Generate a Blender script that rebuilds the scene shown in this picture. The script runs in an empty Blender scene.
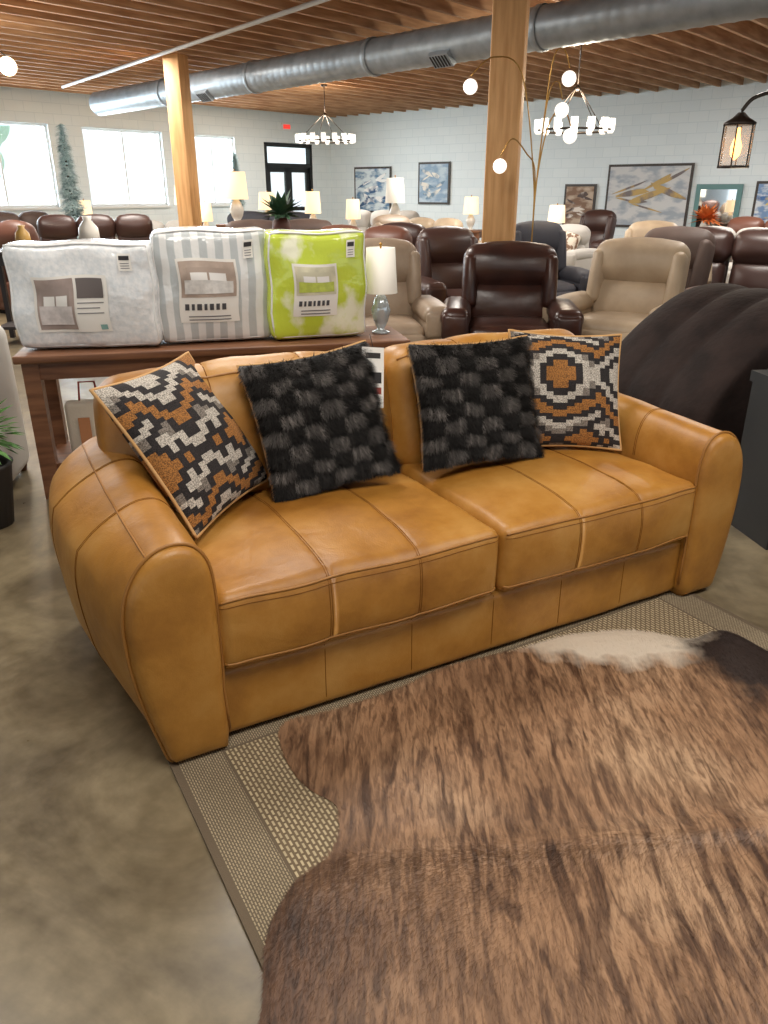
import bpy, bmesh, math, random
import numpy as np
from mathutils import Vector, Matrix, noise as mnoise
random.seed(7); np.random.seed(7)
sc = bpy.context.scene
try:
    sc.view_settings.view_transform = 'Standard'
except Exception: pass

# ------------------------------------------------------------------ materials
def lin(r,g,b):
    f=lambda c: ((c/255)/12.92 if c/255<=0.04045 else (((c/255)+0.055)/1.055)**2.4)
    return (f(r),f(g),f(b),1)
MATS={}
def mat(name,col,rough=.6,metal=0,col2=None,nscale=4,bump=0,bscale=60,emis=0,ecol=None,coat=0,stretch=None,trans=0,spec=.5,lo=.35,hi=.65,sheen=0,alpha=1):
    if name in MATS: return MATS[name]
    m=bpy.data.materials.new(name); m.use_nodes=True
    nt=m.node_tree; N=nt.nodes; L=nt.links; b=N['Principled BSDF']
    b.inputs['Base Color'].default_value=col
    b.inputs['Roughness'].default_value=rough
    b.inputs['Metallic'].default_value=metal
    b.inputs['Specular IOR Level'].default_value=spec
    b.inputs['Coat Weight'].default_value=coat
    b.inputs['Coat Roughness'].default_value=.08
    b.inputs['Transmission Weight'].default_value=trans
    b.inputs['Sheen Weight'].default_value=sheen
    b.inputs['Alpha'].default_value=alpha
    tc=N.new('ShaderNodeTexCoord'); mp=N.new('ShaderNodeMapping')
    L.new(tc.outputs['Object'],mp.inputs['Vector'])
    if stretch: mp.inputs['Scale'].default_value=stretch
    if col2:
        n=N.new('ShaderNodeTexNoise'); n.inputs['Scale'].default_value=nscale; n.inputs['Detail'].default_value=5
        r=N.new('ShaderNodeValToRGB'); r.color_ramp.elements[0].position=lo; r.color_ramp.elements[1].position=hi
        r.color_ramp.elements[0].color=col; r.color_ramp.elements[1].color=col2
        L.new(mp.outputs[0],n.inputs['Vector']); L.new(n.outputs['Fac'],r.inputs[0]); L.new(r.outputs[0],b.inputs['Base Color'])
    if bump:
        n2=N.new('ShaderNodeTexNoise'); n2.inputs['Scale'].default_value=bscale; n2.inputs['Detail'].default_value=3
        L.new(mp.outputs[0],n2.inputs['Vector'])
        bp=N.new('ShaderNodeBump'); bp.inputs['Strength'].default_value=bump; bp.inputs['Distance'].default_value=.01
        L.new(n2.outputs['Fac'],bp.inputs['Height']); L.new(bp.outputs[0],b.inputs['Normal'])
        if coat: L.new(bp.outputs[0],b.inputs['Coat Normal'])
    if emis:
        b.inputs['Emission Color'].default_value=ecol or col; b.inputs['Emission Strength'].default_value=emis
    MATS[name]=m; return m

def attr_mat(name,rough=.8,sheen=0,noisy=0):
    m=bpy.data.materials.new(name); m.use_nodes=True
    nt=m.node_tree; N=nt.nodes; L=nt.links; b=N['Principled BSDF']
    a=N.new('ShaderNodeAttribute'); a.attribute_name='Col'
    b.inputs['Roughness'].default_value=rough; b.inputs['Sheen Weight'].default_value=sheen
    if noisy:
        tc=N.new('ShaderNodeTexCoord')
        n=N.new('ShaderNodeTexNoise'); n.inputs['Scale'].default_value=260; n.inputs['Detail'].default_value=2
        L.new(tc.outputs['Object'],n.inputs['Vector'])
        r=N.new('ShaderNodeValToRGB'); r.color_ramp.elements[0].position=.40; r.color_ramp.elements[1].position=.60
        r.color_ramp.elements[0].color=(1-noisy,)*3+(1,); r.color_ramp.elements[1].color=(1.0,1.0,1.0,1)
        mx=N.new('ShaderNodeMixRGB'); mx.blend_type='MULTIPLY'; mx.inputs[0].default_value=1
        L.new(n.outputs['Fac'],r.inputs[0]); L.new(a.outputs['Color'],mx.inputs[1]); L.new(r.outputs[0],mx.inputs[2])
        L.new(mx.outputs[0],b.inputs['Base Color'])
        bp=N.new('ShaderNodeBump'); bp.inputs['Strength'].default_value=.5; bp.inputs['Distance'].default_value=.003
        L.new(n.outputs['Fac'],bp.inputs['Height']); L.new(bp.outputs[0],b.inputs['Normal'])
    else: L.new(a.outputs['Color'],b.inputs['Base Color'])
    return m

# ------------------------------------------------------------------ mesh builder
class B:
    def __init__(s,name): s.name=name; s.v=[]; s.f=[]; s.mi=[]; s.sm=[]; s.mats=[]
    def m(s,mt):
        if mt not in s.mats: s.mats.append(mt)
        return s.mats.index(mt)
    def add(s,vs,fs,mt,smooth=True,M=None):
        o=len(s.v); i=s.m(mt)
        for p in vs:
            p=Vector(p)
            if M: p=M@p
            s.v.append(tuple(p))
        for f in fs: s.f.append([k+o for k in f]); s.mi.append(i); s.sm.append(smooth)
    def box(s,x0,x1,y0,y1,z0,z1,mt,M=None):
        vs=[(x,y,z) for x in(x0,x1) for y in(y0,y1) for z in(z0,z1)]
        fs=[(0,1,3,2),(4,6,7,5),(0,4,5,1),(2,3,7,6),(0,2,6,4),(1,5,7,3)]
        s.add(vs,fs,mt,False,M)
    def rbox(s,c,size,r,mt,M=None,m=3,k=3,crown=(0,0,0),grooves=(),gd=.006,deform=None):
        h=[q/2 for q in size]; r=min(r,min(h)*.98)
        ax=[]
        for a in range(3):
            mm=m if not isinstance(m,tuple) else m[a]
            l=[-h[a]+r*i/k for i in range(k)]+[-(h[a]-r)+2*(h[a]-r)*i/mm for i in range(mm+1)]+[h[a]-r+r*(i+1)/k for i in range(k)]
            if a==0:
                for g in grooves:
                    l+= [g*h[0]+o for o in(-.024,-.012,-.005,0,.005,.012,.024)]
                l=sorted(l)
            ax.append(l)
        c=Vector(c)
        def mp(x,y,z):
            q=Vector([max(-(h[i]-r),min(h[i]-r,t)) for i,t in enumerate((x,y,z))])
            d=Vector((x,y,z))-q
            if d.length>1e-9: d=d.normalized()*r
            p=q+d
            u,v,w=[max(-1,min(1,p[i]/h[i])) for i in range(3)]
            U=max(0,1-u*u);V=max(0,1-v*v);W=max(0,1-w*w)
            for g in grooves:
                e=gd*math.exp(-((x-g*h[0])/.009)**2)+gd*1.2*math.exp(-((x-g*h[0])/.05)**2)
                p.z-=e*max(0,w)**3; p.y-=e*min(0,v)**3
            p=Vector((p.x+ u*crown[0]*V*W, p.y+v*crown[1]*U*W, p.z+w*crown[2]*U*V))
            if deform: p=deform(p)
            p=p+c
            if M: p=M@p
            return p
        idx={};vs=[];fs=[]
        def vid(i,j,kk):
            key=(i,j,kk)
            if key not in idx:
                idx[key]=len(vs); vs.append(mp(ax[0][i],ax[1][j],ax[2][kk]))
            return idx[key]
        nx,ny,nz=[len(a)-1 for a in ax]
        for i in range(nx):
            for j in range(ny):
                fs.append((vid(i,j,0),vid(i,j+1,0),vid(i+1,j+1,0),vid(i+1,j,0)))
                fs.append((vid(i,j,nz),vid(i+1,j,nz),vid(i+1,j+1,nz),vid(i,j+1,nz)))
            for j in range(nz):
                fs.append((vid(i,0,j),vid(i+1,0,j),vid(i+1,0,j+1),vid(i,0,j+1)))
                fs.append((vid(i,ny,j),vid(i,ny,j+1),vid(i+1,ny,j+1),vid(i+1,ny,j)))
        for i in range(ny):
            for j in range(nz):
                fs.append((vid(0,i,j),vid(0,i,j+1),vid(0,i+1,j+1),vid(0,i+1,j)))
                fs.append((vid(nx,i,j),vid(nx,i+1,j),vid(nx,i+1,j+1),vid(nx,i,j+1)))
        s.add(vs,fs,mt,True); return mp
    def tube(s,pts,r,mt,seg=6,M=None,closed=False):
        pts=[Vector(p) for p in pts]; n=len(pts); vs=[];fs=[]
        for i,p in enumerate(pts):
            if closed: t=pts[(i+1)%n]-pts[i-1]
            else: t=pts[min(i+1,n-1)]-pts[max(i-1,0)]
            if t.length<1e-9: t=Vector((1,0,0))
            t.normalize()
            if i==0:
                a=t.orthogonal().normalized()
            else:
                a=(a-t*a.dot(t)); a=a.normalized() if a.length>1e-6 else t.orthogonal().normalized()
            b=t.cross(a)
            rr=r[i] if isinstance(r,(list,tuple)) else r
            for k in range(seg):
                an=2*math.pi*k/seg; vs.append(p+(a*math.cos(an)+b*math.sin(an))*rr)
        for i in range(n if closed else n-1):
            for k in range(seg):
                k2=(k+1)%seg; j=(i+1)%n
                fs.append((i*seg+k,i*seg+k2,j*seg+k2,j*seg+k))
        if not closed:
            fs.append(list(range(seg))[::-1]); fs.append([(n-1)*seg+k for k in range(seg)])
        s.add(vs,fs,mt,True,M)
    def lathe(s,prof,mt,c=(0,0,0),seg=20,M=None,cap=True):
        vs=[];fs=[];n=len(prof)
        for r,z in prof:
            for k in range(seg):
                an=2*math.pi*k/seg; vs.append((c[0]+r*math.cos(an),c[1]+r*math.sin(an),c[2]+z))
        for i in range(n-1):
            for k in range(seg):
                k2=(k+1)%seg; fs.append((i*seg+k,i*seg+k2,(i+1)*seg+k2,(i+1)*seg+k))
        if cap:
            fs.append(list(range(seg))[::-1]); fs.append([(n-1)*seg+k for k in range(seg)])
        s.add(vs,fs,mt,True,M)
    def ball(s,c,r,mt,seg=14):
        prof=[(max(1e-4,r*math.sin(math.pi*i/8)),-r*math.cos(math.pi*i/8)) for i in range(9)]
        s.lathe(prof,mt,c,seg)
    def done(s,loc=(0,0,0),rz=0,M=None,fcol=None):
        me=bpy.data.meshes.new(s.name); me.from_pydata(s.v,[],s.f); 
        for m_ in s.mats: me.materials.append(m_)
        me.polygons.foreach_set('material_index',s.mi); me.polygons.foreach_set('use_smooth',s.sm)
        if fcol is not None:
            ca=me.color_attributes.new('Col','FLOAT_COLOR','CORNER')
            arr=[]
            for p,c in zip(me.polygons,fcol):
                for _ in range(p.loop_total): arr.extend(c)
            ca.data.foreach_set('color',arr)
        me.update()
        o=bpy.data.objects.new(s.name,me); sc.collection.objects.link(o)
        if M is not None: o.matrix_world=M
        else: o.location=loc; o.rotation_euler=(0,0,rz)
        return o
def RT(c,rx=0,ry=0,rz=0):
    c=Vector(c)
    return Matrix.Translation(c)@Matrix.Rotation(rz,4,'Z')@Matrix.Rotation(ry,4,'Y')@Matrix.Rotation(rx,4,'X')@Matrix.Translation(-c)
D=math.radians
# footprint registry so furniture stands clear of its neighbours
FOOT=[(-5.55,14.6,.45),(-3.55,19.9,.4)]
def settle(loc,circ,step=.12):
    x,y=loc[0],loc[1]; d=Vector((x,y)).normalized()
    for _ in range(60):
        ok=True
        for (cx,cy,r) in circ:
            for (X,Y,R_) in FOOT:
                if math.hypot(x+cx-X,y+cy-Y)<r+R_: ok=False;break
            if not ok: break
        if ok: break
        x+=d.x*step;y+=d.y*step
    for (cx,cy,r) in circ: FOOT.append((x+cx,y+cy,r))
    return (x,y,loc[2] if len(loc)>2 else 0)

# ------------------------------------------------------------------ room
C=(-1.52,24.0,0); RA=D(-41)
H=3.4
def room(b): return b.done(C,RA)
def rpt(q,s,z=0):
    return (C[0]+.7547*q-.6561*s, C[1]-.6561*q-.7547*s, z)

fm=bpy.data.materials.new('polished_concrete'); fm.use_nodes=True
nt=fm.node_tree;N=nt.nodes;L=nt.links;b=N['Principled BSDF']
tc=N.new('ShaderNodeTexCoord')
n1=N.new('ShaderNodeTexNoise');n1.inputs['Scale'].default_value=1.7;n1.inputs['Detail'].default_value=9;n1.inputs['Roughness'].default_value=.62;n1.inputs['Distortion'].default_value=.9
n2=N.new('ShaderNodeTexNoise');n2.inputs['Scale'].default_value=16;n2.inputs['Detail'].default_value=8
L.new(tc.outputs['Object'],n1.inputs['Vector']);L.new(tc.outputs['Object'],n2.inputs['Vector'])
r1=N.new('ShaderNodeValToRGB');r1.color_ramp.elements[0].position=.38;r1.color_ramp.elements[1].position=.64
r1.color_ramp.elements[0].color=lin(98,86,66);r1.color_ramp.elements[1].color=lin(146,132,105)
r2=N.new('ShaderNodeValToRGB');r2.color_ramp.elements[0].position=.3;r2.color_ramp.elements[1].position=.7
r2.color_ramp.elements[0].color=(.74,.73,.70,1);r2.color_ramp.elements[1].color=(1.06,1.06,1.05,1)
mx=N.new('ShaderNodeMixRGB');mx.blend_type='MULTIPLY';mx.inputs[0].default_value=1
L.new(n1.outputs['Fac'],r1.inputs[0]);L.new(n2.outputs['Fac'],r2.inputs[0]);L.new(r1.outputs[0],mx.inputs[1]);L.new(r2.outputs[0],mx.inputs[2]);L.new(mx.outputs[0],b.inputs['Base Color'])
r3=N.new('ShaderNodeMapRange');r3.inputs['To Min'].default_value=.22;r3.inputs['To Max'].default_value=.42
L.new(n2.outputs['Fac'],r3.inputs['Value']);L.new(r3.outputs[0],b.inputs['Roughness'])
bb=B('floor'); bb.box(-.2,34,-34,.2,-.1,0,fm); room(bb)

wm=bpy.data.materials.new('painted_block_wall'); wm.use_nodes=True
nt=wm.node_tree;N=nt.nodes;L=nt.links;b=N['Principled BSDF']
tc=N.new('ShaderNodeTexCoord');sp=N.new('ShaderNodeSeparateXYZ');ad=N.new('ShaderNodeMath');cb=N.new('ShaderNodeCombineXYZ')
L.new(tc.outputs['Object'],sp.inputs[0]);L.new(sp.outputs[0],ad.inputs[0]);L.new(sp.outputs[1],ad.inputs[1]);L.new(ad.outputs[0],cb.inputs[0]);L.new(sp.outputs[2],cb.inputs[1])
br=N.new('ShaderNodeTexBrick');br.inputs['Scale'].default_value=1;br.inputs['Brick Width'].default_value=.4;br.inputs['Row Height'].default_value=.2;br.inputs['Mortar Size'].default_value=.006
br.inputs['Color1'].default_value=lin(228,237,240);br.inputs['Color2'].default_value=lin(223,233,237);br.inputs['Mortar'].default_value=lin(212,224,229)
L.new(cb.outputs[0],br.inputs['Vector']);L.new(br.outputs['Color'],b.inputs['Base Color']);b.inputs['Roughness'].default_value=.7
bp=N.new('ShaderNodeBump');bp.inputs['Strength'].default_value=.2;bp.inputs['Distance'].default_value=.006;bp.invert=True
L.new(br.outputs['Fac'],bp.inputs['Height']);L.new(bp.outputs[0],b.inputs['Normal'])

bb=B('wall_right'); bb.box(-.2,34,0,.2,0,3.66,wm); room(bb)
ops=[(.74,2.49,0,2.7,'door'),(3.46,4.84,1.2,2.76,'w'),(5.6,7.6,1.2,2.78,'w'),(8.35,10.5,1.2,2.8,'w'),(11.3,13.5,1.2,2.8,'w')]
bb=B('wall_left'); s0=0
for a,c_,z0,z1,k in ops:
    bb.box(-.2,0,-a,-s0,0,3.66,wm)
    bb.box(-.2,0,-c_,-a,z1,3.66,wm)
    if z0>0: bb.box(-.2,0,-c_,-a,0,z0,wm)
    s0=c_
bb.box(-.2,0,-34,-s0,0,3.66,wm); room(bb)
black=mat('black_frame',lin(22,24,26),.4)
white=mat('white_paint',lin(225,228,228),.5)
glass=mat('window_glass',(.8,.95,1,1),.02,alpha=.12)
i=1
for a,c_,z0,z1,k in ops:
    if k=='w':
        bb=B('window_%d'%i); i+=1
        f=.05
        bb.box(-.14,-.06,-c_,-a,z0,z0+f,white);bb.box(-.14,-.06,-c_,-a,z1-f,z1,white)
        bb.box(-.14,-.06,-c_,-c_+f,z0,z1,white);bb.box(-.14,-.06,-a-f,-a,z0,z1,white)
        mid=-(a+c_)/2
        bb.box(-.12,-.08,mid-.02,mid+.02,z0,z1,white)
        bb.box(-.105,-.095,-c_+f,-a-f,z0+f,z1-f,glass)
        bb.box(-.2,.06,-c_-.03,-a+.03,z0-.05,z0,white)
        room(bb)
bb=B('door_1')
a,c_=.75,2.48
bb.box(-.16,.0,-a-.09,-a,0,2.69,black);bb.box(-.16,.0,-c_,-c_+.09,0,2.69,black);bb.box(-.16,.0,-c_,-a,2.6,2.69,black);bb.box(-.14,.0,-c_,-a,2.1,2.2,black)
mid=-(a+c_)/2
for x0,x1 in((-c_+.09,mid),(mid,-a-.09)):
    bb.box(-.12,-.04,x0,x0+.11,0,2.1,black);bb.box(-.12,-.04,x1-.11,x1,0,2.1,black);bb.box(-.12,-.04,x0,x1,0,.3,black);bb.box(-.12,-.04,x0,x1,1.98,2.1,black);bb.box(-.12,-.04,x0,x1,1.0,1.1,black)
    bb.box(-.085,-.075,x0+.1,x1-.1,.3,2.0,glass)
room(bb)
bb=B('exit_sign'); em=mat('exit_red',lin(230,60,50),.5,emis=1.0)
bb.box(.0,.05,-1.85,-1.55,3.0,3.18,white); bb.box(.05,.06,-1.82,-1.58,3.04,3.14,em); room(bb)

# ceiling
deck=mat('deck_wood',lin(188,150,118),.7,col2=lin(150,114,84),nscale=2,stretch=(1,6,1))
joist=mat('joist_wood',lin(206,168,132),.7,col2=lin(170,130,96),nscale=3,stretch=(6,.6,6))
bb=B('ceiling'); bb.box(-.2,34,-34,.2,3.66,3.75,deck)
x=.2
while x<34:
    bb.box(x,x+.05,-34,0,H,3.66,joist); x+=.42
room(bb)
gm=mat('grass_ground',lin(150,165,125),.9,col2=lin(170,178,150))
bb=B('lawn'); bb.box(-40,-.3,-45,20,-.3,-.15,gm); room(bb)
fol=mat('tree_foliage',lin(150,190,150),.9,col2=lin(190,216,185),nscale=3)
bark=mat('tree_bark',lin(90,70,55),.9)
for q,s_,hh in((-14,12,5),(-18,16,6),(-15,22,5),(-20,2,6),(-17,7,4)):
    bb=B('garden_tree'); bb.tube([(0,0,-.15),(0,0,hh*.5)],.15,bark,8)
    for _ in range(14):
        bb.ball((random.uniform(-1.3,1.3),random.uniform(-1.3,1.3),hh*.55+random.uniform(-1.2,1.4)),random.uniform(.6,1.1),fol,9)
    bb.done(rpt(q,s_,0))

# posts
pw=mat('post_timber',lin(224,176,120),.6,col2=lin(200,148,92),nscale=2.5,stretch=(8,8,.7),bump=.2,bscale=20)
for (X,Y,w,rz) in((1.13,7.95,.3,D(-14)),(-3.12,13.1,.27,D(-20))):
    bb=B('timber_post'); bb.rbox((0,0,1.699),(w,w,3.397),.012,pw,m=1,k=2)
    bb.box(-w/2-.01,w/2+.01,-w/2-.01,w/2+.01,0,.12,black)
    bb.done((X,Y,0),rz); FOOT.append((X,Y,w*.75))
# duct
dm=mat('galvanised_steel',lin(172,182,190),.42,metal=.4,col2=lin(150,159,166),nscale=5)
p0=Vector((-5.6,16.9,3.10));p1=Vector((6.5,4.6,3.16)); ln=(p1-p0).length
prof=[];n=int(ln/.05)
for k in range(n+1):
    prof.append((.205+(.006 if k%3==0 else 0),ln*k/n))
bb=B('air_duct'); bb.lathe(prof,dm,seg=28)
for zz in (2.6,5.2,7.8,10.4,13):
    bb.lathe([(.217,zz-.04),(.223,zz-.03),(.223,zz+.03),(.217,zz+.04)],dm,seg=28,cap=False)
for zz in(4,9.1,13.5):
    bb.box(-.09,.09,-.255,-.195,zz-.15,zz+.15,dm); 
    for k in range(6): bb.box(-.075,.075,-.261,-.255,zz-.13+k*.045,zz-.11+k*.045,black)
dirv=(p1-p0).normalized(); zax=dirv; yax=Vector((0,0,1)); xax=yax.cross(zax).normalized(); yax=zax.cross(xax)
Md=Matrix((xax,yax,zax)).transposed().to_4x4(); Md.translation=p0
Md=Md@Matrix.Rotation(D(-40),4,'Z')
bb.done(M=Md)
bb=B('ceiling_conduit'); 
bb.tube([(-.1,8.68,3.37),(-6.2,16.7,3.37)],.026,white,6); 
bb.done()

# wall art
frm=mat('dark_picture_frame',lin(60,52,48),.5)
def art(q0,q1,z0,z1,cols,lean=0,fr=frm,name='wall_picture',sc_=2.5):
    bb=B(name)
    key=name+str(q0)
    m=mat('canvas_'+key,cols[0],.7,col2=cols[1],nscale=sc_,lo=.42,hi=.55,stretch=(1,1,2.2))
    w=q1-q0;h=z1-z0
    bb.box(-w/2,w/2,-.03,0,0,h,fr); bb.box(-w/2+.05,w/2-.05,-.036,-.03,.05,h-.05,m)
    m2=mat('canvas2_'+key,cols[2],.7,col2=cols[3],nscale=3,lo=.45,hi=.55)
    for k in range(9):
        cx=random.uniform(-w*.3,w*.3);cz=random.uniform(h*.2,h*.8);a=random.uniform(.12,.26)*w;b_=random.uniform(.015,.06)*h;ro=random.uniform(-.5,.5)
        vs=[]
        for t in [2*math.pi*j/14 for j in range(14)]:
            ex=a*math.cos(t)*(1+.2*math.sin(3*t+k));ez=b_*math.sin(t)
            vs.append((max(-w/2+.06,min(w/2-.06,cx+ex*math.cos(ro)-ez*math.sin(ro))),-.040-.0008*k,max(.06,min(h-.06,cz+ex*math.sin(ro)+ez*math.cos(ro)))))
        bb.add(vs,[list(range(14))],m2,False)
    loc=rpt((q0+q1)/2,.02+ lean,z0)
    o=bb.done(loc,RA); o.rotation_euler=(-math.atan2(lean,h) if lean else 0,0,RA)
    return o
art(.95,2.3,.95,2.12,(lin(95,130,165),lin(215,225,230),lin(60,90,130),lin(240,240,240)))
art(3.25,4.27,1.19,2.2,(lin(190,205,215),lin(140,165,190),lin(110,140,165),lin(230,225,215)))
art(7.57,8.35,.62,1.66,(lin(190,170,150),lin(130,100,80),lin(225,215,205),lin(90,75,70)))
art(8.6,10.47,.78,2.05,(lin(160,168,178),lin(205,205,205),lin(120,112,112),lin(190,160,100)))
art(11.75,12.9,.75,1.7,(lin(215,220,225),lin(120,150,190),lin(70,110,170),lin(225,200,120)),sc_=5)
teal=mat('teal_frame',lin(95,135,135),.5); mirm=mat('mirror_glass',(.9,.9,.9,1),.03,metal=1)
bb=B('wall_mirror'); bb.box(-.46,.46,-.04,0,0,1.25,teal); bb.box(-.36,.36,-.046,-.04,.1,1.15,mirm)
bb.done(rpt(11.05,.03,.4),RA)

# ------------------------------------------------------------------ leather sofa
def leather(name,c1,c2,c3):
    m=bpy.data.materials.new(name); m.use_nodes=True
    nt=m.node_tree;N=nt.nodes;L=nt.links;b=N['Principled BSDF']
    tc=N.new('ShaderNodeTexCoord')
    n1=N.new('ShaderNodeTexNoise');n1.inputs['Scale'].default_value=3.2;n1.inputs['Detail'].default_value=7;n1.inputs['Roughness'].default_value=.62
    L.new(tc.outputs['Object'],n1.inputs['Vector'])
    r=N.new('ShaderNodeValToRGB');e=r.color_ramp.elements
    e[0].position=.32;e[0].color=c1;e[1].position=.70;e[1].color=c3;k=e.new(.5);k.color=c2
    L.new(n1.outputs['Fac'],r.inputs[0]);L.new(r.outputs[0],b.inputs['Base Color'])
    v=N.new('ShaderNodeTexVoronoi');v.inputs['Scale'].default_value=260
    L.new(tc.outputs['Object'],v.inputs['Vector'])
    n2=N.new('ShaderNodeTexNoise');n2.inputs['Scale'].default_value=8;n2.inputs['Detail'].default_value=4;n2.inputs['Distortion'].default_value=.8
    L.new(tc.outputs['Object'],n2.inputs['Vector'])
    b1=N.new('ShaderNodeBump');b1.inputs['Strength'].default_value=.14;b1.inputs['Distance'].default_value=.002
    b2=N.new('ShaderNodeBump');b2.inputs['Strength'].default_value=.20;b2.inputs['Distance'].default_value=.02
    L.new(v.outputs['Distance'],b1.inputs['Height']);L.new(n2.outputs['Fac'],b2.inputs['Height']);L.new(b2.outputs[0],b1.inputs['Normal']);L.new(b1.outputs[0],b.inputs['Normal'])
    b.inputs['Roughness'].default_value=.42;b.inputs['Specular IOR Level'].default_value=.5
    return m
tan=leather('tan_leather',lin(144,94,34),lin(172,119,48),lin(190,141,72))
seam=mat('tan_leather_seam',lin(124,80,34),.8,spec=.1)
welt=mat('tan_leather_welt',lin(156,106,46),.5)
shadow=mat('dark_base_shade',lin(25,20,16),.9)  # for base blocks; near-black puts the shade under the seating into colour
W=2.24; SO=Vector((-.61,1.75,.012)); SR=D(28.4)
Ms=Matrix.Translation(SO)@Matrix.Rotation(SR,4,'Z')
sb=B('leather_sofa')
CX=1.145
soft=lambda amp,sd: (lambda p: p+Vector((0,amp*.5*mnoise.noise((p.x*6,p.z*9,sd)),amp*mnoise.noise((p.x*5,p.y*6,sd)))))
mp=sb.rbox((W/2,.53,.128),(W-.3,1.0,.245),.03,tan,m=(24,2,3),k=3,deform=soft(.004,9))
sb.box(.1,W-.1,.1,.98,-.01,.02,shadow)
for sx in (.50,.815,CX,1.45,W-.48):
    sb.tube([mp(sx-W/2,-.5,.11-.22*j/8)+Vector((0,-.0002,0)) for j in range(9)],.0015,seam,5)
for idx_,(x0,x1) in enumerate(((.165,CX-.004),(CX+.004,W-.165))):
    cx=(x0+x1)/2;w=x1-x0
    size=(w,.76,.250)
    gr=(-.30,.34)
    mp=sb.rbox((cx,.375,.376),size,.040,tan,m=(20,14,5),k=4,crown=(.0,.020,.042),grooves=gr,gd=.0022,deform=soft(.008,idx_*3.3))
    hx=w/2;hy=.38;hz=.125
    for fx in gr:
        for dd in(-.0035,.0035):
            path=[mp(fx*hx+dd,hy*(1-2*j/30),hz)+Vector((0,0,.0002)) for j in range(0,31)]+[mp(fx*hx+dd,-hy,hz*(1-2*j/12))+Vector((0,-.0002,0)) for j in range(0,13)]
            sb.tube(path,.0014,seam,4)
    sb.tube([mp(hx*(-1+2*j/60),-hy,hz*.86)+Vector((0,-.0005,.0005)) for j in range(61)],.0042,welt,6)
    sb.tube([mp(hx*(-1+2*j/60),-hy,-hz*.80) for j in range(61)],.0042,welt,6)
    sb.tube([mp(hx*(-1+2*j/60),-hy,hz*.70)+Vector((0,-.0002,0)) for j in range(61)],.0012,seam,4)
def lean(c,a): return RT(c,rx=a)
sb.rbox((W/2,.955,.46),(W-.22,.17,.78),.07,tan,m=(6,2,3),k=4)
for (x0,x1) in((.05,CX-.004),(CX+.004,W-.09)):
    cx=(x0+x1)/2;w=x1-x0
    M=lean((cx,.80,.45),D(-11))
    mp=sb.rbox((cx,.80,.70),(w,.25,.50),.09,tan,M=M,m=(16,3,8),k=4,crown=(.02,.045,.028),grooves=(-1/3,1/3),gd=.003,deform=soft(.012,x0*5+1))
    hx=w/2
    for fx in(-1/3,1/3):
        sb.tube([mp(fx*hx,-.125,-.25+.5*j/12)+Vector((0,-.001,0)) for j in range(13)]+[mp(fx*hx,-.125+.25*j/6,.25)+Vector((0,0,.001)) for j in range(7)],.0020,seam,5)
    sb.tube([mp(-hx+2*hx*j/30,-.125,.235) for j in range(31)],.005,welt,6)
base=[(.165,.0),(.08,.0),(.0,.0),(-.025,.07),(-.048,.17),(-.066,.28),(-.078,.39),(-.078,.48),(-.062,.56),(-.03,.625),(.02,.668),(.07,.682),(.115,.672),(.148,.635),(.165,.58),(.17,.50),(.17,.38),(.168,.2)]
def catmull(P,n,closed=True):
    out=[];m=len(P)
    for i in range(m if closed else m-1):
        g=lambda k: Vector(P[k%m]) if closed else Vector(P[max(0,min(m-1,k))])
        a,b_,c_,d=g(i-1),g(i),g(i+1),g(i+2)
        for j in range(n):
            t=j/n
            out.append(.5*((2*b_)+(-a+c_)*t+(2*a-5*b_+4*c_-d)*t*t+(-a+3*b_-3*c_+d)*t**3))
    if not closed: out.append(Vector(P[-1]))
    return out
prof=catmull([(a,b_) for a,b_ in base],3)
prof=[Vector((p.x,max(0,p.y))) for p in prof]
def ringpt(p,t,shr=0,off=0):
    tt=min(1.02,max(0,t))
    bul=.095*math.sin(math.pi/2*min(1,tt/.62))*(1 if tt<.75 else 1-.5*((tt-.75)/.27)**2)
    x=p.x; z=p.y
    if x<.10: x-=bul*(min(1,.25+z/.3))*(1 if z<.56 else max(0,(.69-z)/.13))*min(1,(.10-x)/.14)
    z=z*(1+.06*min(1,max(0,tt-.05)/.8)) 
    cx=.052;cz=max(.11,min(.575,z))
    dx=x-cx;dz=z-cz
    l=math.hypot(dx,dz)
    x=cx+dx*(1-shr); z=cz+dz*(1-shr)
    if l>1e-6: 
        o2=off+.0035*mnoise.noise((tt*6,p.x*9,p.y*7))*(1-shr)
        x+=dx/l*o2; z+=dz/l*o2
    return x,max(0,z)
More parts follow.
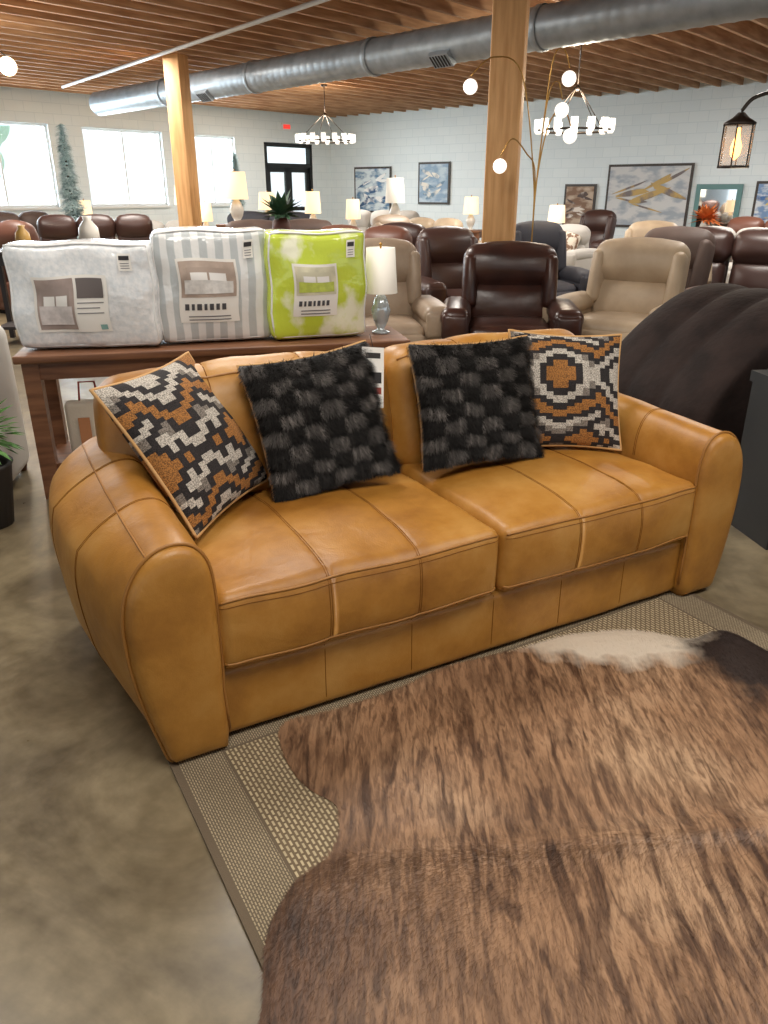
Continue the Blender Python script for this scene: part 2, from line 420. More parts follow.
for side in(0,1):
    X=(lambda x:x) if side==0 else (lambda x:W-x)
    rings=[(-.026,1.0),(-.0255,.7),(-.024,.45),(-.021,.28),(-.016,.16),(-.008,.075),(.004,.03),(.018,.006),(.03,.0)]+[(.03+.95*k/40,0) for k in range(1,41)]+[(1.0,.04),(1.015,.15),(1.02,.4),(1.02,1.0)]
    vs=[];fs=[];n=len(prof)
    for t,sh in rings:
        for p in prof:
            x,z=ringpt(p,t,sh); vs.append((X(x),t,z))
    for i in range(len(rings)-1):
        for k in range(n):
            k2=(k+1)%n; q=(i*n+k,(i+1)*n+k,(i+1)*n+k2,i*n+k2)
            fs.append(q if side==0 else q[::-1])
    sb.add(vs,fs,tan)
    def loop(t,off=0,sel=lambda p:True):
        pts=[]
        for p in prof[6:]:
            if sel(p):
                x,z=ringpt(p,t,0,off); pts.append((X(x),t,z))
        return pts
    sb.tube(loop(.012,.0015),.0055,welt,6)
    for t in(.34,.68):
        for dd in(-.004,.004): sb.tube(loop(t+dd,.0003,lambda p: not(p.x>.16 and p.y<.5)),.0014,seam,4)
    for target in ((.0,.655),):
        k=min(range(n),key=lambda i:(prof[i]-Vector(target)).length)
        sb.tube([(X(ringpt(prof[k],.02+.96*j/40,0,.0004)[0]),.02+.96*j/40,ringpt(prof[k],.02+.96*j/40,0,.0004)[1]) for j in range(41)],.0030,welt,5)
sb.done(M=Ms)

bb=B('price_tag'); pap=mat('paper_white',lin(235,232,225),.6); redm=mat('print_red',lin(150,60,50),.6); blk=mat('print_black',lin(40,36,36),.6)
bb.box(-.045,.045,0,.003,-.11,.11,pap); bb.box(-.03,.035,-.001,0,-.02,.02,blk); bb.box(-.03,.035,-.001,0,-.06,-.035,redm); bb.box(-.03,.03,-.001,0,.07,.09,blk)
bb.tube([(0,0,.11),(0,.03,.16)],.0015,blk,4)
bb.done(M=Ms@Matrix.Translation((.985,.625,.90))@Matrix.Rotation(D(-14),4,'X')@Matrix.Rotation(D(8),4,'Y'))

# ------------------------------------------------------------------ pillows
def pil(u,v,w,h,T,side,px=.5):
    x=u*w/2*(1-.07*(1-v*v)*abs(u)); y=v*h/2*(1-.07*(1-u*u)*abs(v))
    z=side*T/2*(max(0,(1-u*u))*max(0,(1-v*v)))**px
    z+=side*(.006*math.sin(5*u+3*v)+.012*mnoise.noise((u*2.2,v*2.2,w*9)))*(1-u*u)*(1-v*v)
    return Vector((x,y,z))
def basis(o,r,u):
    r=Vector(r).normalized(); u=Vector(u); u=(u-r*u.dot(r)).normalized(); n=r.cross(u)
    M=Matrix((r,u,n)).transposed().to_4x4(); M.translation=Vector(o); return M
swm=attr_mat('woven_southwest_fabric',.9,.0,.66)
pipe=mat('pillow_piping_tan',lin(200,155,100),.7)
COL={'O':lin(176,118,58),'K':lin(46,40,40),'W':lin(208,199,186),'G':lin(140,130,120)}
MOT="""OOOOKKWWWWWWKKKKWWWW
OOOOKKWWWWWWKKKKWWWW
OOKKKKWWGGWWWWKKKKWW
OOKKWWWWGGKKWWWWKKWW
KKKKWWGGKKKKKKWWKKKK
KKWWWWGGKKOOKKWWWWKK
WWWWKKKKKKOOOOKKWWWW
WWKKKKOOOOOOOOKKKKWW
KKKKOOOOOOKKOOOOKKWW
KKOOOOOOKKKKKKOOKKKK
OOOOOOKKKKWWKKOOOOKK
OOKKKKKKWWWWKKKKOOOO
KKKKWWWWWWKKKKGGKKOO
KKWWWWGGKKKKGGGGKKOO
WWWWGGGGKKWWWWGGKKKK
WWGGKKKKKKWWWWWWWWKK
GGGGKKOOKKKKWWKKWWKK
GGKKKKOOOOKKWWKKWWWW
KKKKOOOOOOKKKKKKKKWW
KKOOOOOOOOOOKKOOKKKK""".split()
def swcol(fi,fj,ox,oy):
    ci=int(math.floor(fi*38))+ox; cj=int(math.floor(fj*38))+oy
    a=ci%40; a=a if a<20 else 39-a
    b_=cj%40; b_=b_ if b_<20 else 39-b_
    return COL[MOT[b_][a]]
def pillow(name,M,w,h,T,ox,oy):
    n=76; bb=B(name); cols=[]
    for side in(1,-1):
        vs=[];fs=[]
        for i in range(n+1):
            for j in range(n+1):
                f=lambda t: math.sin(t*math.pi/2)*.35+t*.65
                vs.append(pil(f(-1+2*i/n),f(-1+2*j/n),w,h,T,side))
        for i in range(n):
            for j in range(n):
                q=(i*(n+1)+j,(i+1)*(n+1)+j,(i+1)*(n+1)+j+1,i*(n+1)+j+1)
                fs.append(q if side==1 else q[::-1])
                cols.append(swcol((i+.5)/n,(j+.5)/n,ox,oy))
        bb.add(vs,fs,swm)
    per=[]
    for k in range(160):
        t=k/40; s_=int(t); f=t-s_
        u,v=[(-1+2*f,-1),(1,-1+2*f),(1-2*f,1),(-1,1-2*f)][s_]
        per.append(pil(u,v,w,h,T,1))
    nf=len(bb.f)
    bb.tube(per,.006,pipe,6,closed=True)
    cols+= [(.5,.3,.15,1) for _ in range(len(bb.f)-nf)]
    bb.done(M=M,fcol=cols)
furm=attr_mat('faux_fur_dark',.6,0)
furm.node_tree.nodes['Principled BSDF'].inputs['Specular IOR Level'].default_value=.3
def furpillow(name,M,w,h,T,N_=46000,seed=1):
    rnd=np.random.RandomState(seed)
    bb=B(name); cols=[]; n=24
    for side in(1,-1):
        vs=[];fs=[]
        for i in range(n+1):
            for j in range(n+1): vs.append(pil(-1+2*i/n,-1+2*j/n,w,h,T,side))
        for i in range(n):
            for j in range(n):
                q=(i*(n+1)+j,(i+1)*(n+1)+j,(i+1)*(n+1)+j+1,i*(n+1)+j+1); fs.append(q if side==1 else q[::-1]); cols.append((.010,.008,.007,1))
        bb.add(vs,fs,furm)
    vs=[];fs=[]
    for k in range(N_):
        side=1 if k%5 else -1
        u=rnd.uniform(-1,1);v=rnd.uniform(-1,1)
        if k%7==0:
            if rnd.rand()<.5: u=rnd.choice([-1,1])*rnd.uniform(.96,1)
            else: v=rnd.choice([-1,1])*rnd.uniform(.96,1)
        e=.02; uu=min(.98,max(-.98,u));vv=min(.98,max(-.98,v))
        p=pil(u,v,w,h,T,side)
        nn=(pil(uu+e,vv,w,h,T,side)-pil(uu-e,vv,w,h,T,side)).cross(pil(uu,vv+e,w,h,T,side)-pil(uu,vv-e,w,h,T,side)).normalized()*side
        cx=(u+1)*3.3+.12*mnoise.noise((u*3,v*3,seed))+rnd.normal(0,.03); cy=(v+1)*4.0+.3*mnoise.noise((u*4,v*3,seed+5))+rnd.normal(0,.05)
        par=(math.floor(cx)+math.floor(cy))%2; fr=cy-math.floor(cy); fx=cx-math.floor(cx)
        lite=1.0 if par else .10
        streak=.45+1.5*max(0,mnoise.noise((u*24,v*3,seed)))
        ridge=math.sin(math.pi*fr)**.7
        d=nn*(.45+.45*ridge)+Vector((rnd.normal(0,.18)+(fx-.5)*.5,-.75+rnd.normal(0,.15),rnd.normal(0,.1)))
        d.normalize(); Ln=rnd.uniform(.018,.030)*(.75+.5*ridge)
        sidev=d.cross(nn); 
        if sidev.length<1e-3: sidev=Vector((1,0,0))
        sidev.normalize(); wd=.0013
        vs+=[p-sidev*wd,p+sidev*wd,p+d*Ln]; fs.append((3*k,3*k+1,3*k+2))
        g=(.008+.19*lite*ridge*streak)*rnd.uniform(.6,1.4)
        cols.append((g*1.12,g*.99,g*.90,1))
    bb.add(vs,fs,furm,False)
    nf=len(bb.f); per=[]
    for k in range(80):
        t=k/20; s_=int(t); f=t-s_
        u,v=[(-1+2*f,-1),(1,-1+2*f),(1-2*f,1),(-1,1-2*f)][s_]
        p=pil(u,v,w,h,T,1); p.z-=.012; p.x*=1.01;p.y*=1.01; per.append(p)
    bb.tube(per,.006,pipe,6,closed=True)
    cols+=[(.5,.3,.15,1)]*(len(bb.f)-nf)
    bb.done(M=M,fcol=cols)
def place(c,r,u): return Ms@basis(c,r,u)
pillow('southwest_throw_pillow',place((.30,.63,.768),(.35,.33,.01),(-.25,.18,.44)),.54,.54,.18,6,4)
furpillow('fur_throw_pillow',place((.765,.60,.775),(.47,-.01,.045),(-.06,.19,.46)),.485,.49,.16,seed=1)
furpillow('fur_throw_pillow',place((1.405,.55,.778),(.5,-.07,.0),(.02,.18,.46)),.51,.475,.16,seed=5)
pillow('southwest_throw_pillow',place((1.86,.56,.762),(.46,-.18,-.03),(.12,.17,.46)),.49,.49,.14,24,17)

# ------------------------------------------------------------------ rug
def weave(name,c1,c2,bw,rh,ms,rot=0):
    m=bpy.data.materials.new(name);m.use_nodes=True;nt=m.node_tree;N=nt.nodes;L=nt.links;b=N['Principled BSDF']
    tc=N.new('ShaderNodeTexCoord');mpn=N.new('ShaderNodeMapping');mpn.inputs['Rotation'].default_value=(0,0,rot)
    L.new(tc.outputs['Object'],mpn.inputs['Vector'])
    br=N.new('ShaderNodeTexBrick');br.inputs['Scale'].default_value=1;br.inputs['Brick Width'].default_value=bw;br.inputs['Row Height'].default_value=rh;br.inputs['Mortar Size'].default_value=ms
    br.inputs['Color1'].default_value=c1;br.inputs['Color2'].default_value=[q*.8 for q in c1[:3]]+[1];br.inputs['Mortar'].default_value=c2
    L.new(mpn.outputs[0],br.inputs['Vector']);L.new(br.outputs['Color'],b.inputs['Base Color']);b.inputs['Roughness'].default_value=.9
    bp=N.new('ShaderNodeBump');bp.inputs['Strength'].default_value=.6;bp.inputs['Distance'].default_value=.004;bp.invert=True
    L.new(br.outputs['Fac'],bp.inputs['Height']);L.new(bp.outputs[0],b.inputs['Normal']);return m
wb=weave('rug_border_weave',lin(176,160,130),lin(104,92,74),.014,.007,.0020,D(90))
wi=weave('rug_field_weave',lin(192,176,142),lin(110,94,72),.024,.013,.0036,D(90))
wl=mat('rug_dark_line',lin(104,90,72),.9,bump=.3,bscale=300)
Lr=3.1;Wr=2.16
bb=B('woven_rug'); z=.009
bb.box(0,Wr,-Lr,0,0.001,z-.0005,wl)
def frame(d0,d1,mt):
    for (a,b_,c_,d) in((d0,Wr-d0,-d1,-d0),(d0,Wr-d0,-Lr+d0,-Lr+d1),(d0,d1,-Lr+d1,-d1),(Wr-d1,Wr-d0,-Lr+d1,-d1)):
        bb.add([(a,c_,z),(b_,c_,z),(b_,d,z),(a,d,z)],[(0,1,2,3)],mt,False)
frame(.0,.02,wl);frame(.021,.15,wb);frame(.152,.156,wl)
bb.add([(.158,-Lr+.158,z),(Wr-.158,-Lr+.158,z),(Wr-.158,-.158,z),(.158,-.158,z)],[(0,1,2,3)],wi,False)
bb.done((-.69,1.865,0),D(30))

# ------------------------------------------------------------------ cowhide
out=[(-.31,1.924),(-.173,1.985),(.054,2.11),(.232,2.24),(.497,2.345),(.70,2.44),(.95,2.47),(1.14,2.41),(1.3,2.47),(1.42,2.30),(1.62,2.2),(1.95,2.32),(2.15,2.2),(2.0,1.95),(1.88,1.6),(1.95,1.3),(1.8,1.05),(1.85,.75),(1.6,.55),(1.3,.62),(1.0,.5),(.6,.55),(.3,.42),(.0,.40),(-.22,.5),(-.3,.72),(-.25,1.0),(-.262,1.19),(-.215,1.335),(-.13,1.42),(-.125,1.575),(-.22,1.66),(-.30,1.80)]
oc=catmull(out,8)
hm=bpy.data.materials.new('brindle_cowhide');hm.use_nodes=True;nt=hm.node_tree;N=nt.nodes;L=nt.links;b=N['Principled BSDF']
b.inputs['Roughness'].default_value=.48;b.inputs['Specular IOR Level'].default_value=.45;b.inputs['Sheen Weight'].default_value=.05
tc=N.new('ShaderNodeTexCoord')
def noi(scale,st,det=4,rot=0,dist=0):
    mpn=N.new('ShaderNodeMapping');mpn.inputs['Scale'].default_value=st;mpn.inputs['Rotation'].default_value=(0,0,rot)
    n=N.new('ShaderNodeTexNoise');n.inputs['Scale'].default_value=scale;n.inputs['Detail'].default_value=det;n.inputs['Distortion'].default_value=dist
    L.new(tc.outputs['Object'],mpn.inputs[0]);L.new(mpn.outputs[0],n.inputs['Vector']);return n.outputs['Fac']
def ramp(f,stops):
    r=N.new('ShaderNodeValToRGB');e=r.color_ramp.elements
    e[0].position=stops[0][0];e[0].color=stops[0][1];e[1].position=stops[-1][0];e[1].color=stops[-1][1]
    for p,c_ in stops[1:-1]:
        q=e.new(p);q.color=c_
    L.new(f,r.inputs[0]);return r.outputs[0]
def mixc(f,a,b_,mode='MIX'):
    m=N.new('ShaderNodeMixRGB');m.blend_type=mode
    if isinstance(f,float): m.inputs[0].default_value=f
    else: L.new(f,m.inputs[0])
    for k,q in((1,a),(2,b_)):
        if isinstance(q,tuple): m.inputs[k].default_value=q
        else: L.new(q,m.inputs[k])
    return m.outputs[0]
broad=ramp(noi(1.8,(1,1,1),5),[(.3,lin(126,94,68)),(.5,lin(160,124,93)),(.70,lin(190,158,126))])
str1=ramp(noi(7,(3.2,.50,1),6,D(-10),1.3),[(.38,(0,0,0,1)),(.53,(1,1,1,1))])
str2=ramp(noi(34,(2.4,.40,1),4,D(-18),.8),[(.36,(.54,.49,.46,1)),(.58,(1.06,1.05,1.03,1))])
zone=ramp(noi(1.3,(1,1,1),2),[(.42,(0,0,0,1)),(.58,(1,1,1,1))])
dark=mixc(1.0,broad,(.32,.27,.245,1),'MULTIPLY')
c1=mixc(str1,dark,broad)
c1=mixc(mixc(.5,(0,0,0,1),zone),c1,broad)
c1=mixc(1.0,c1,str2,'MULTIPLY')
def patch(cx,cy,sx,sy,rot,r0,r1):
    mpn=N.new('ShaderNodeMapping');mpn.vector_type='TEXTURE';mpn.inputs['Location'].default_value=(cx,cy,0);mpn.inputs['Scale'].default_value=(sx,sy,1);mpn.inputs['Rotation'].default_value=(0,0,rot)
    L.new(tc.outputs['Object'],mpn.inputs[0])
    sp=N.new('ShaderNodeSeparateXYZ');L.new(mpn.outputs[0],sp.inputs[0]);cbn=N.new('ShaderNodeCombineXYZ');L.new(sp.outputs[0],cbn.inputs[0]);L.new(sp.outputs[1],cbn.inputs[1])
    le=N.new('ShaderNodeVectorMath');le.operation='LENGTH';L.new(cbn.outputs[0],le.inputs[0])
    ns=N.new('ShaderNodeTexNoise');ns.inputs['Scale'].default_value=12;L.new(tc.outputs['Object'],ns.inputs['Vector'])
    hf=N.new('ShaderNodeMath');hf.operation='MULTIPLY';hf.inputs[1].default_value=.5;L.new(ns.outputs['Fac'],hf.inputs[0])
    ad=N.new('ShaderNodeMath');ad.operation='ADD';L.new(le.outputs['Value'],ad.inputs[0]);L.new(hf.outputs[0],ad.inputs[1])
    return ramp(ad.outputs[0],[(r0,(1,1,1,1)),(r1,(0,0,0,1))])
c1=mixc(patch(.90,2.45,.68,.33,D(4),.70,.95),c1,lin(224,211,192))
c1=mixc(patch(1.38,2.28,.50,.44,0,.66,.92),c1,lin(44,32,27))
c1=mixc(patch(-.2,1.06,.55,.80,0,.35,1.0),c1,mixc(1.0,c1,(.38,.32,.29,1),'MULTIPLY'))
L.new(c1,b.inputs['Base Color'])
cen=Vector((.75,1.45))
sA=Vector((-.13,1.40));sB=Vector((1.9,1.60))
def hz(p):
    d=(sB-sA).normalized();nrm=Vector((-d.y,d.x));dist=(p-sA).dot(nrm)
    z=.018+.016*math.exp(-(dist/.05)**2)+.009*mnoise.noise((p.x*3,p.y*3,0))
    return max(.012,z)
def hp(a,r):
    n=len(oc);i=int(a)%n;f=a-int(a);e=oc[i].lerp(oc[(i+1)%n],f)
    p=cen.lerp(e,r);return p
bb=B('cowhide_rug');vs=[];fs=[];nr=34;n=len(oc)
for k in range(nr+1):
    r=.02+.98*k/nr
    for i in range(n):
        p=hp(i,r);z=hz(p)
        ed=max(0,(r-.93)/.07);z=z*(1-ed)+.0115*ed
        vs.append((p.x,p.y,z))
for k in range(nr):
    for i in range(n):
        j=(i+1)%n;fs.append((k*n+i,(k+1)*n+i,(k+1)*n+j,k*n+j))
fs.append(list(range(n))); bb.add(vs,fs,hm)
vs=[];fs=[];K=140000
d=(sB-sA).normalized();nrm=Vector((-d.y,d.x))
for k in range(K):
    if k%12==0: r=random.uniform(.975,1.0)
    else: r=math.sqrt(random.random())
    a=random.random()*n
    p=hp(a,r)
    if p.y<.7 and random.random()<.7: p=hp(random.random()*n,math.sqrt(random.random()))
    z=hz(p)
    if r>.93: z=z*(1-(r-.93)/.07)+.0115*(r-.93)/.07
    dist=(p-sA).dot(nrm);sg=1 if dist>0 else -1
    fl=nrm*sg*min(1,abs(dist)/.1+.2)+Vector((-.45,0))
    w_=mnoise.noise((p.x*2.5,p.y*2.5,3.1))*1.1+random.gauss(0,.28)
    fl=Matrix.Rotation(w_,2)@fl; fl.normalize()
    el=.12+.12*random.random(); Ln=random.uniform(.012,.024)
    t=Vector((fl.x,fl.y,el)).normalized()*Ln
    sv=Vector((-fl.y,fl.x,0))*.0009
    P=Vector((p.x,p.y,z-.001))
    vs+=[P-sv,P+sv,P+t];fs.append((3*k,3*k+1,3*k+2))
bb.add(vs,fs,hm,False)
bb.done()

# ------------------------------------------------------------------ console table with bedding
tw=mat('table_wood',lin(130,88,60),.45,col2=lin(98,62,40),nscale=3,stretch=(1,10,10))
TO=Vector((-1.86,3.80,0));TR=D(13);TH=.78
Mt=Matrix.Translation(TO)@Matrix.Rotation(TR,4,'Z')
bb=B('console_table')
bb.rbox((1.03,.25,TH-.02),(2.06,.52,.04),.008,tw,m=2,k=2)
bb.box(.05,2.0,.03,.05,TH-.13,TH-.04,tw);bb.box(.05,2.0,.45,.47,TH-.13,TH-.04,tw);bb.box(.04,.06,.04,.46,TH-.13,TH-.04,tw);bb.box(1.99,2.01,.04,.46,TH-.13,TH-.04,tw)
for x in(.03,1.95):
    for y in(.02,.41): bb.box(x,x+.08,y,y+.08,0,TH-.04,tw)
bb.box(.06,2.0,.05,.45,.16,.19,tw)
bb.done(M=Mt)
def bag(x,w,h,dp,mt,lab,acc,rz=0,y=.24):
    bb=B('bedding_bag')
    mp=bb.rbox((0,0,h/2),(w,dp,h),.035,mt,m=(14,3,12),k=3,crown=(.012,.035,.010),deform=lambda p:p+Vector((.005*math.sin(p.z*22+x),.005*math.sin(p.x*19+p.z*13)+.008*mnoise.noise((p.x*9,p.z*9,x)),.006*math.sin(p.x*15+x*3)*(1 if p.z>0 else 0))))
    pip=mat('vinyl_piping',lin(232,233,232),.3)
    for yy in(-dp/2,dp/2):
        pts=[]
        for (a0,b0,a1,b1) in((-w/2,-h/2,w/2,-h/2),(w/2,-h/2,w/2,h/2),(w/2,h/2,-w/2,h/2),(-w/2,h/2,-w/2,-h/2)):
            for j in range(8): pts.append(mp(a0+(a1-a0)*j/8,yy,b0+(b1-b0)*j/8)+Vector((0,0,.005)))
        bb.tube(pts,.006,pip,6,closed=True)
    def patchq(u0,u1,v0,v1,m_,off=.004):
        vs=[];fs=[];n=8
        for i in range(n+1):
            for j in range(n+1):
                p=mp((u0+(u1-u0)*i/n)*w/2,-dp/2,(v0+(v1-v0)*j/n)*h/2);p.y-=off;vs.append(p)
        for i in range(n):
            for j in range(n): fs.append((i*(n+1)+j,(i+1)*(n+1)+j,(i+1)*(n+1)+j+1,i*(n+1)+j+1))
        bb.add(vs,fs,m_,True)
    u0,u1,v0,v1=lab
    patchq(u0,u1,v0,v1,pap)
    um=(u0+(u1-u0)*.55)
    px0,px1=u0+.04,(um if acc[2]==0 else u1-.04)
    pz0=v0+.05+(0 if acc[2]==0 else (v1-v0)*.36); pz1=v1-.05
    A=lambda f:px0+(px1-px0)*f; Z=lambda f:pz0+(pz1-pz0)*f
    k_=str(x)
    patchq(A(0),A(1),Z(0),Z(1),mat('print_wall_'+k_,acc[0],.4,col2=tuple(c*.7 for c in acc[0][:3])+(1,),nscale=12),.006)
    patchq(A(.12),A(.88),Z(.35),Z(.82),mat('print_headboard_'+k_,tuple(c*.75 for c in acc[0][:3])+(1,),.4),.007)
    patchq(A(.18),A(.48),Z(.45),Z(.68),mat('print_pillow',lin(236,234,230),.4),.008);patchq(A(.52),A(.82),Z(.45),Z(.68),mat('print_pillow',lin(236,234,230),.4),.008)
    patchq(A(.06),A(.94),Z(.10),Z(.47),mat('print_duvet_'+k_,acc[1],.4,col2=tuple(c*.75 for c in acc[1][:3])+(1,),nscale=30),.009)
    ink=mat('label_ink',lin(120,118,118),.6)
    if acc[2]==0:
        patchq(um+.04,u1-.06,v1-.42,v1-.06,mat('label_ink_dark2',lin(104,96,94),.6),.007)
        for k in range(3): patchq(um+.04,u1-.06-.05*(k%2),v1-.52-k*.1,v1-.50-k*.1,ink,.007)
        patchq(u1-.14,u1-.05,v0+.04,v0+.14,mat('print_sage',lin(130,170,165),.5),.007)
    else:
        a=u0+.10
        for k in range(7):
            ww=[.07,.05,.08,.05,.07,.06,.07][k]*(u1-u0)
            patchq(a,a+ww,v0+(v1-v0)*.20,v0+(v1-v0)*.30,mat('label_ink_dark',lin(70,70,74),.6),.007); a+=ww+.04*(u1-u0)
        for k in range(2): patchq(u0+.15,u1-.15,v0+.04+k*.06,v0+.06+k*.06,ink,.007)
    patchq(.56,.74,.52,.84,pap,.008); patchq(.58,.72,.72,.8,blk,.010)
    for k in range(3): patchq(.59,.71,.56+k*.045,.575+k*.045,ink,.010)
    bb.done(M=Mt@Matrix.Translation((x,y,TH+.012))@Matrix.Rotation(rz,4,'Z'))
def stripemat(name,c1,c2,sc_,dist=0):
    m=mat(name,c1,.6,coat=1,bump=.5,bscale=16);nt=m.node_tree;N=nt.nodes;L=nt.links;b=N['Principled BSDF']
    w=N.new('ShaderNodeTexWave');w.inputs['Scale'].default_value=sc_;w.inputs['Distortion'].default_value=dist;w.inputs['Detail'].default_value=2
    tc=N.new('ShaderNodeTexCoord');L.new(tc.outputs['Object'],w.inputs['Vector'])
    r=N.new('ShaderNodeValToRGB');r.color_ramp.elements[0].position=.4;r.color_ramp.elements[1].position=.55;r.color_ramp.elements[0].color=c1;r.color_ramp.elements[1].color=c2
    L.new(w.outputs['Fac'],r.inputs[0]);L.new(r.outputs[0],b.inputs['Base Color']);return m
g1=mat('quilt_white',lin(236,237,237),.6,coat=1,col2=lin(216,221,224),nscale=40,bump=.9,bscale=12)
g2=stripemat('quilt_stripe',lin(230,231,229),lin(188,194,195),4,1.5)
g3=mat('quilt_lime',lin(196,214,62),.6,coat=1,col2=lin(240,242,215),nscale=5,bump=.6,bscale=14,lo=.50,hi=.60,stretch=(1,1,.8))
bag(.38,.71,.51,.30,g1,(-.66,.36,-.66,.42),(lin(176,158,150),lin(222,214,212),0),D(-6))
bag(1.01,.59,.565,.28,g2,(-.62,.42,-.62,.52),(lin(190,170,155),lin(228,225,220),1),D(3),.27)
bag(1.56,.54,.55,.28,g3,(-.55,.35,-.55,.44),(lin(225,220,190),lin(196,210,90),1),D(6),.25)
bb=B('hanging_tote'); cr=mat('canvas_cream',lin(205,195,178),.8,bump=.2); 
bb.rbox((0,0,0),(.26,.09,.3),.03,cr,m=3,k=2,crown=(0,.02,0)); bb.box(-.06,.0,-.075,-.07,-.08,.07,mat('kraft_tag',lin(176,120,80),.7))
bb.tube([(-.05,0,.14),(-.04,0,.25),(.04,0,.25),(.05,0,.14)],.006,mat('strap_red',lin(170,60,50),.6),6)
bb.done(M=Mt@Matrix.Translation((.30,.2,.342)))

shade=mat('lamp_shade',lin(232,228,218),.8,emis=.1,ecol=lin(255,240,215))
shade_on=mat('lamp_shade_lit',lin(245,225,190),.8,emis=.7,ecol=lin(255,222,170))
glz=mat('lamp_glass',lin(190,200,205),.08,metal=.3); brass=mat('brass',lin(170,130,70),.3,metal=1)
ceram=mat('lamp_ceramic',lin(205,200,190),.3)
def lamp(loc,h,sr,on,basem):
    bb=B('table_lamp')
    k=h
    bb.lathe([(sr*.55,0),(sr*.55,.02*k),(sr*.2,.04*k),(sr*.45,.15*k),(sr*.6,.28*k),(sr*.35,.42*k),(sr*.1,.5*k),(.008,.52*k),(.008,.62*k)],basem)
    bb.lathe([(sr,.48*k),(sr*.85,k),(sr*.83,k),(sr*.97,.49*k)],shade_on if on else shade,cap=False,seg=28)
    bb.lathe([(.006,.6*k),(.006,1.02*k),(.012,1.04*k),(.002,1.06*k)],brass,seg=8)
    return bb.done(loc)
lamp(tuple(Mt@Vector((1.95,.26,TH+.001))),.47,.095,False,glz)

# ------------------------------------------------------------------ recliners / sofas
def seating(name,loc,rz,mt,w=1.02,d=.95,h=1.08,seats=1,arm=.2,armh=.62,hi=2,cush=None):
    if seats==1: circ=[(0,0,.47*w)]
    else:
        circ=[(math.cos(rz)*o*w,math.sin(rz)*o*w,.48) for o in ((-.33,0,.33) if seats==3 else(-.28,0,.28))]
    loc=settle(loc,circ)
    bb=B(name)
    q=dict(m=hi,k=3)
    bb.rbox((0,.02,.24),(w-.06,d-.12,.38),.05,mt,**q)
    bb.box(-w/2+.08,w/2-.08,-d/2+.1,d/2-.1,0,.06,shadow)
    for sgn in(-1,1):
        x=sgn*(w/2-arm/2)
        bb.rbox((x,-.02,armh/2+.02),(arm,d-.06,armh-.08),.06,mt,**q,crown=(.015,.01,0))
        bb.rbox((x,-.05,armh-.03),(arm+.05,d-.1,.15),.073,mt,**q,crown=(0,.01,.02))
        bb.rbox((x,-d/2+.03,armh-.1),(arm+.02,.08,.22),.038,mt,**q,crown=(0,.02,0))
    iw=w-2*arm
    for s_ in range(seats):
        sw=iw/seats; x=-iw/2+sw*(s_+.5)
        bb.rbox((x,-.1,.42),(sw-.01,d-.3,.2),.07,mt,m=4,k=3,crown=(0,.02,.03))
        bb.rbox((x,-d/2+.05,.27),(sw-.01,.14,.36),.06,mt,**q,crown=(0,.03,0))
        M=RT((x,d/2-.25,.45),rx=D(-14))
        bw=sw+(.1 if seats==1 else -.01)
        hb=h-.42
        bb.rbox((x,d/2-.22,.45+hb*.25),(bw*.92,.2,hb*.6),.09,mt,M=M,m=4,k=3,crown=(0,.05,.02))
        bb.rbox((x,d/2-.24,.45+hb*.78),(bw,.24,hb*.5),.10,mt,M=M,m=4,k=3,crown=(.01,.05,.05))
        if seats==1:
            for sg in(-1,1): bb.rbox((x+sg*bw*.43,d/2-.27,.45+hb*.55),(.12,.24,hb*.72),.055,mt,M=M,m=2,k=3,crown=(.01,.03,.0))
        bb.rbox((x,d/2-.1,.5),(bw*.95,.14,.75),.06,mt,m=2,k=2)
        if cush and s_ in(0,seats-1):
            bb.rbox((x,d/2-.42,.72),(.42,.13,.42),.06,cush,M=RT((x,d/2-.42,.6),rx=D(-18),ry=D(12 if s_ else -12)),m=3,k=3,crown=(0,.04,0))
    return bb.done(loc,rz)
dbrown=mat('brown_recliner_leather',lin(70,42,34),.32,col2=lin(50,30,26),bump=.15,bscale=30)
cream=mat('cream_recliner_leather',lin(188,168,142),.45,col2=lin(170,150,126),bump=.15,bscale=30)
beige=mat('taupe_recliner_leather',lin(170,150,128),.45,col2=lin(152,132,112),bump=.15,bscale=30)
greyb=mat('grey_brown_fabric',lin(98,80,72),.6,col2=lin(82,66,60))
char=mat('charcoal_microfiber',lin(48,37,34),.8,col2=lin(34,26,24),bump=.5,bscale=25,nscale=6,spec=.2)
ltg=mat('light_grey_fabric',lin(176,172,166),.8); navy=mat('navy_fabric',lin(50,50,58),.7); rust=mat('rust_leather',lin(100,62,48),.45)
choc=mat('chocolate_leather',lin(62,41,36),.4)
cpat=mat('cushion_pattern_fabric',lin(210,200,185),.8,col2=lin(120,90,70),nscale=14,lo=.48,hi=.52)
seating('recliner',(.02,6.75,0),D(8),beige,w=.95)
seating('recliner',(1.07,6.65,0),D(-6),dbrown,w=1.10,h=1.06)
seating('recliner',(2.04,6.65,0),D(-34),cream,w=1.12,h=1.08)
seating('recliner',(.72,7.9,0),D(15),choc,w=.95,h=1.10)
seating('recliner',(2.75,7.9,0),D(-40),greyb,w=1.0,h=1.13)
seating('reclining_sofa',(4.0,8.6,0),D(-35),choc,w=2.3,h=1.08,seats=3,cush=cream)
seating('recliner',(3.35,10.3,0),D(-30),cream,w=.95,h=1.1)
seating('recliner',(1.95,9.6,0),D(10),navy,w=.95,h=1.12)
seating('fabric_sofa',(5.4,11.9,0),D(-41),ltg,w=2.3,h=.95,seats=3,cush=cpat)
seating('loveseat',(-.35,8.9,0),D(-20),rust,w=1.6,h=1.08,seats=2,cush=cpat)
seating('recliner',(.35,10.4,0),D(160),choc,w=.95,h=1.1)
seating('fabric_sofa',(2.4,13.5,0),D(-41),ltg,w=2.3,h=.95,seats=3,cush=cpat)
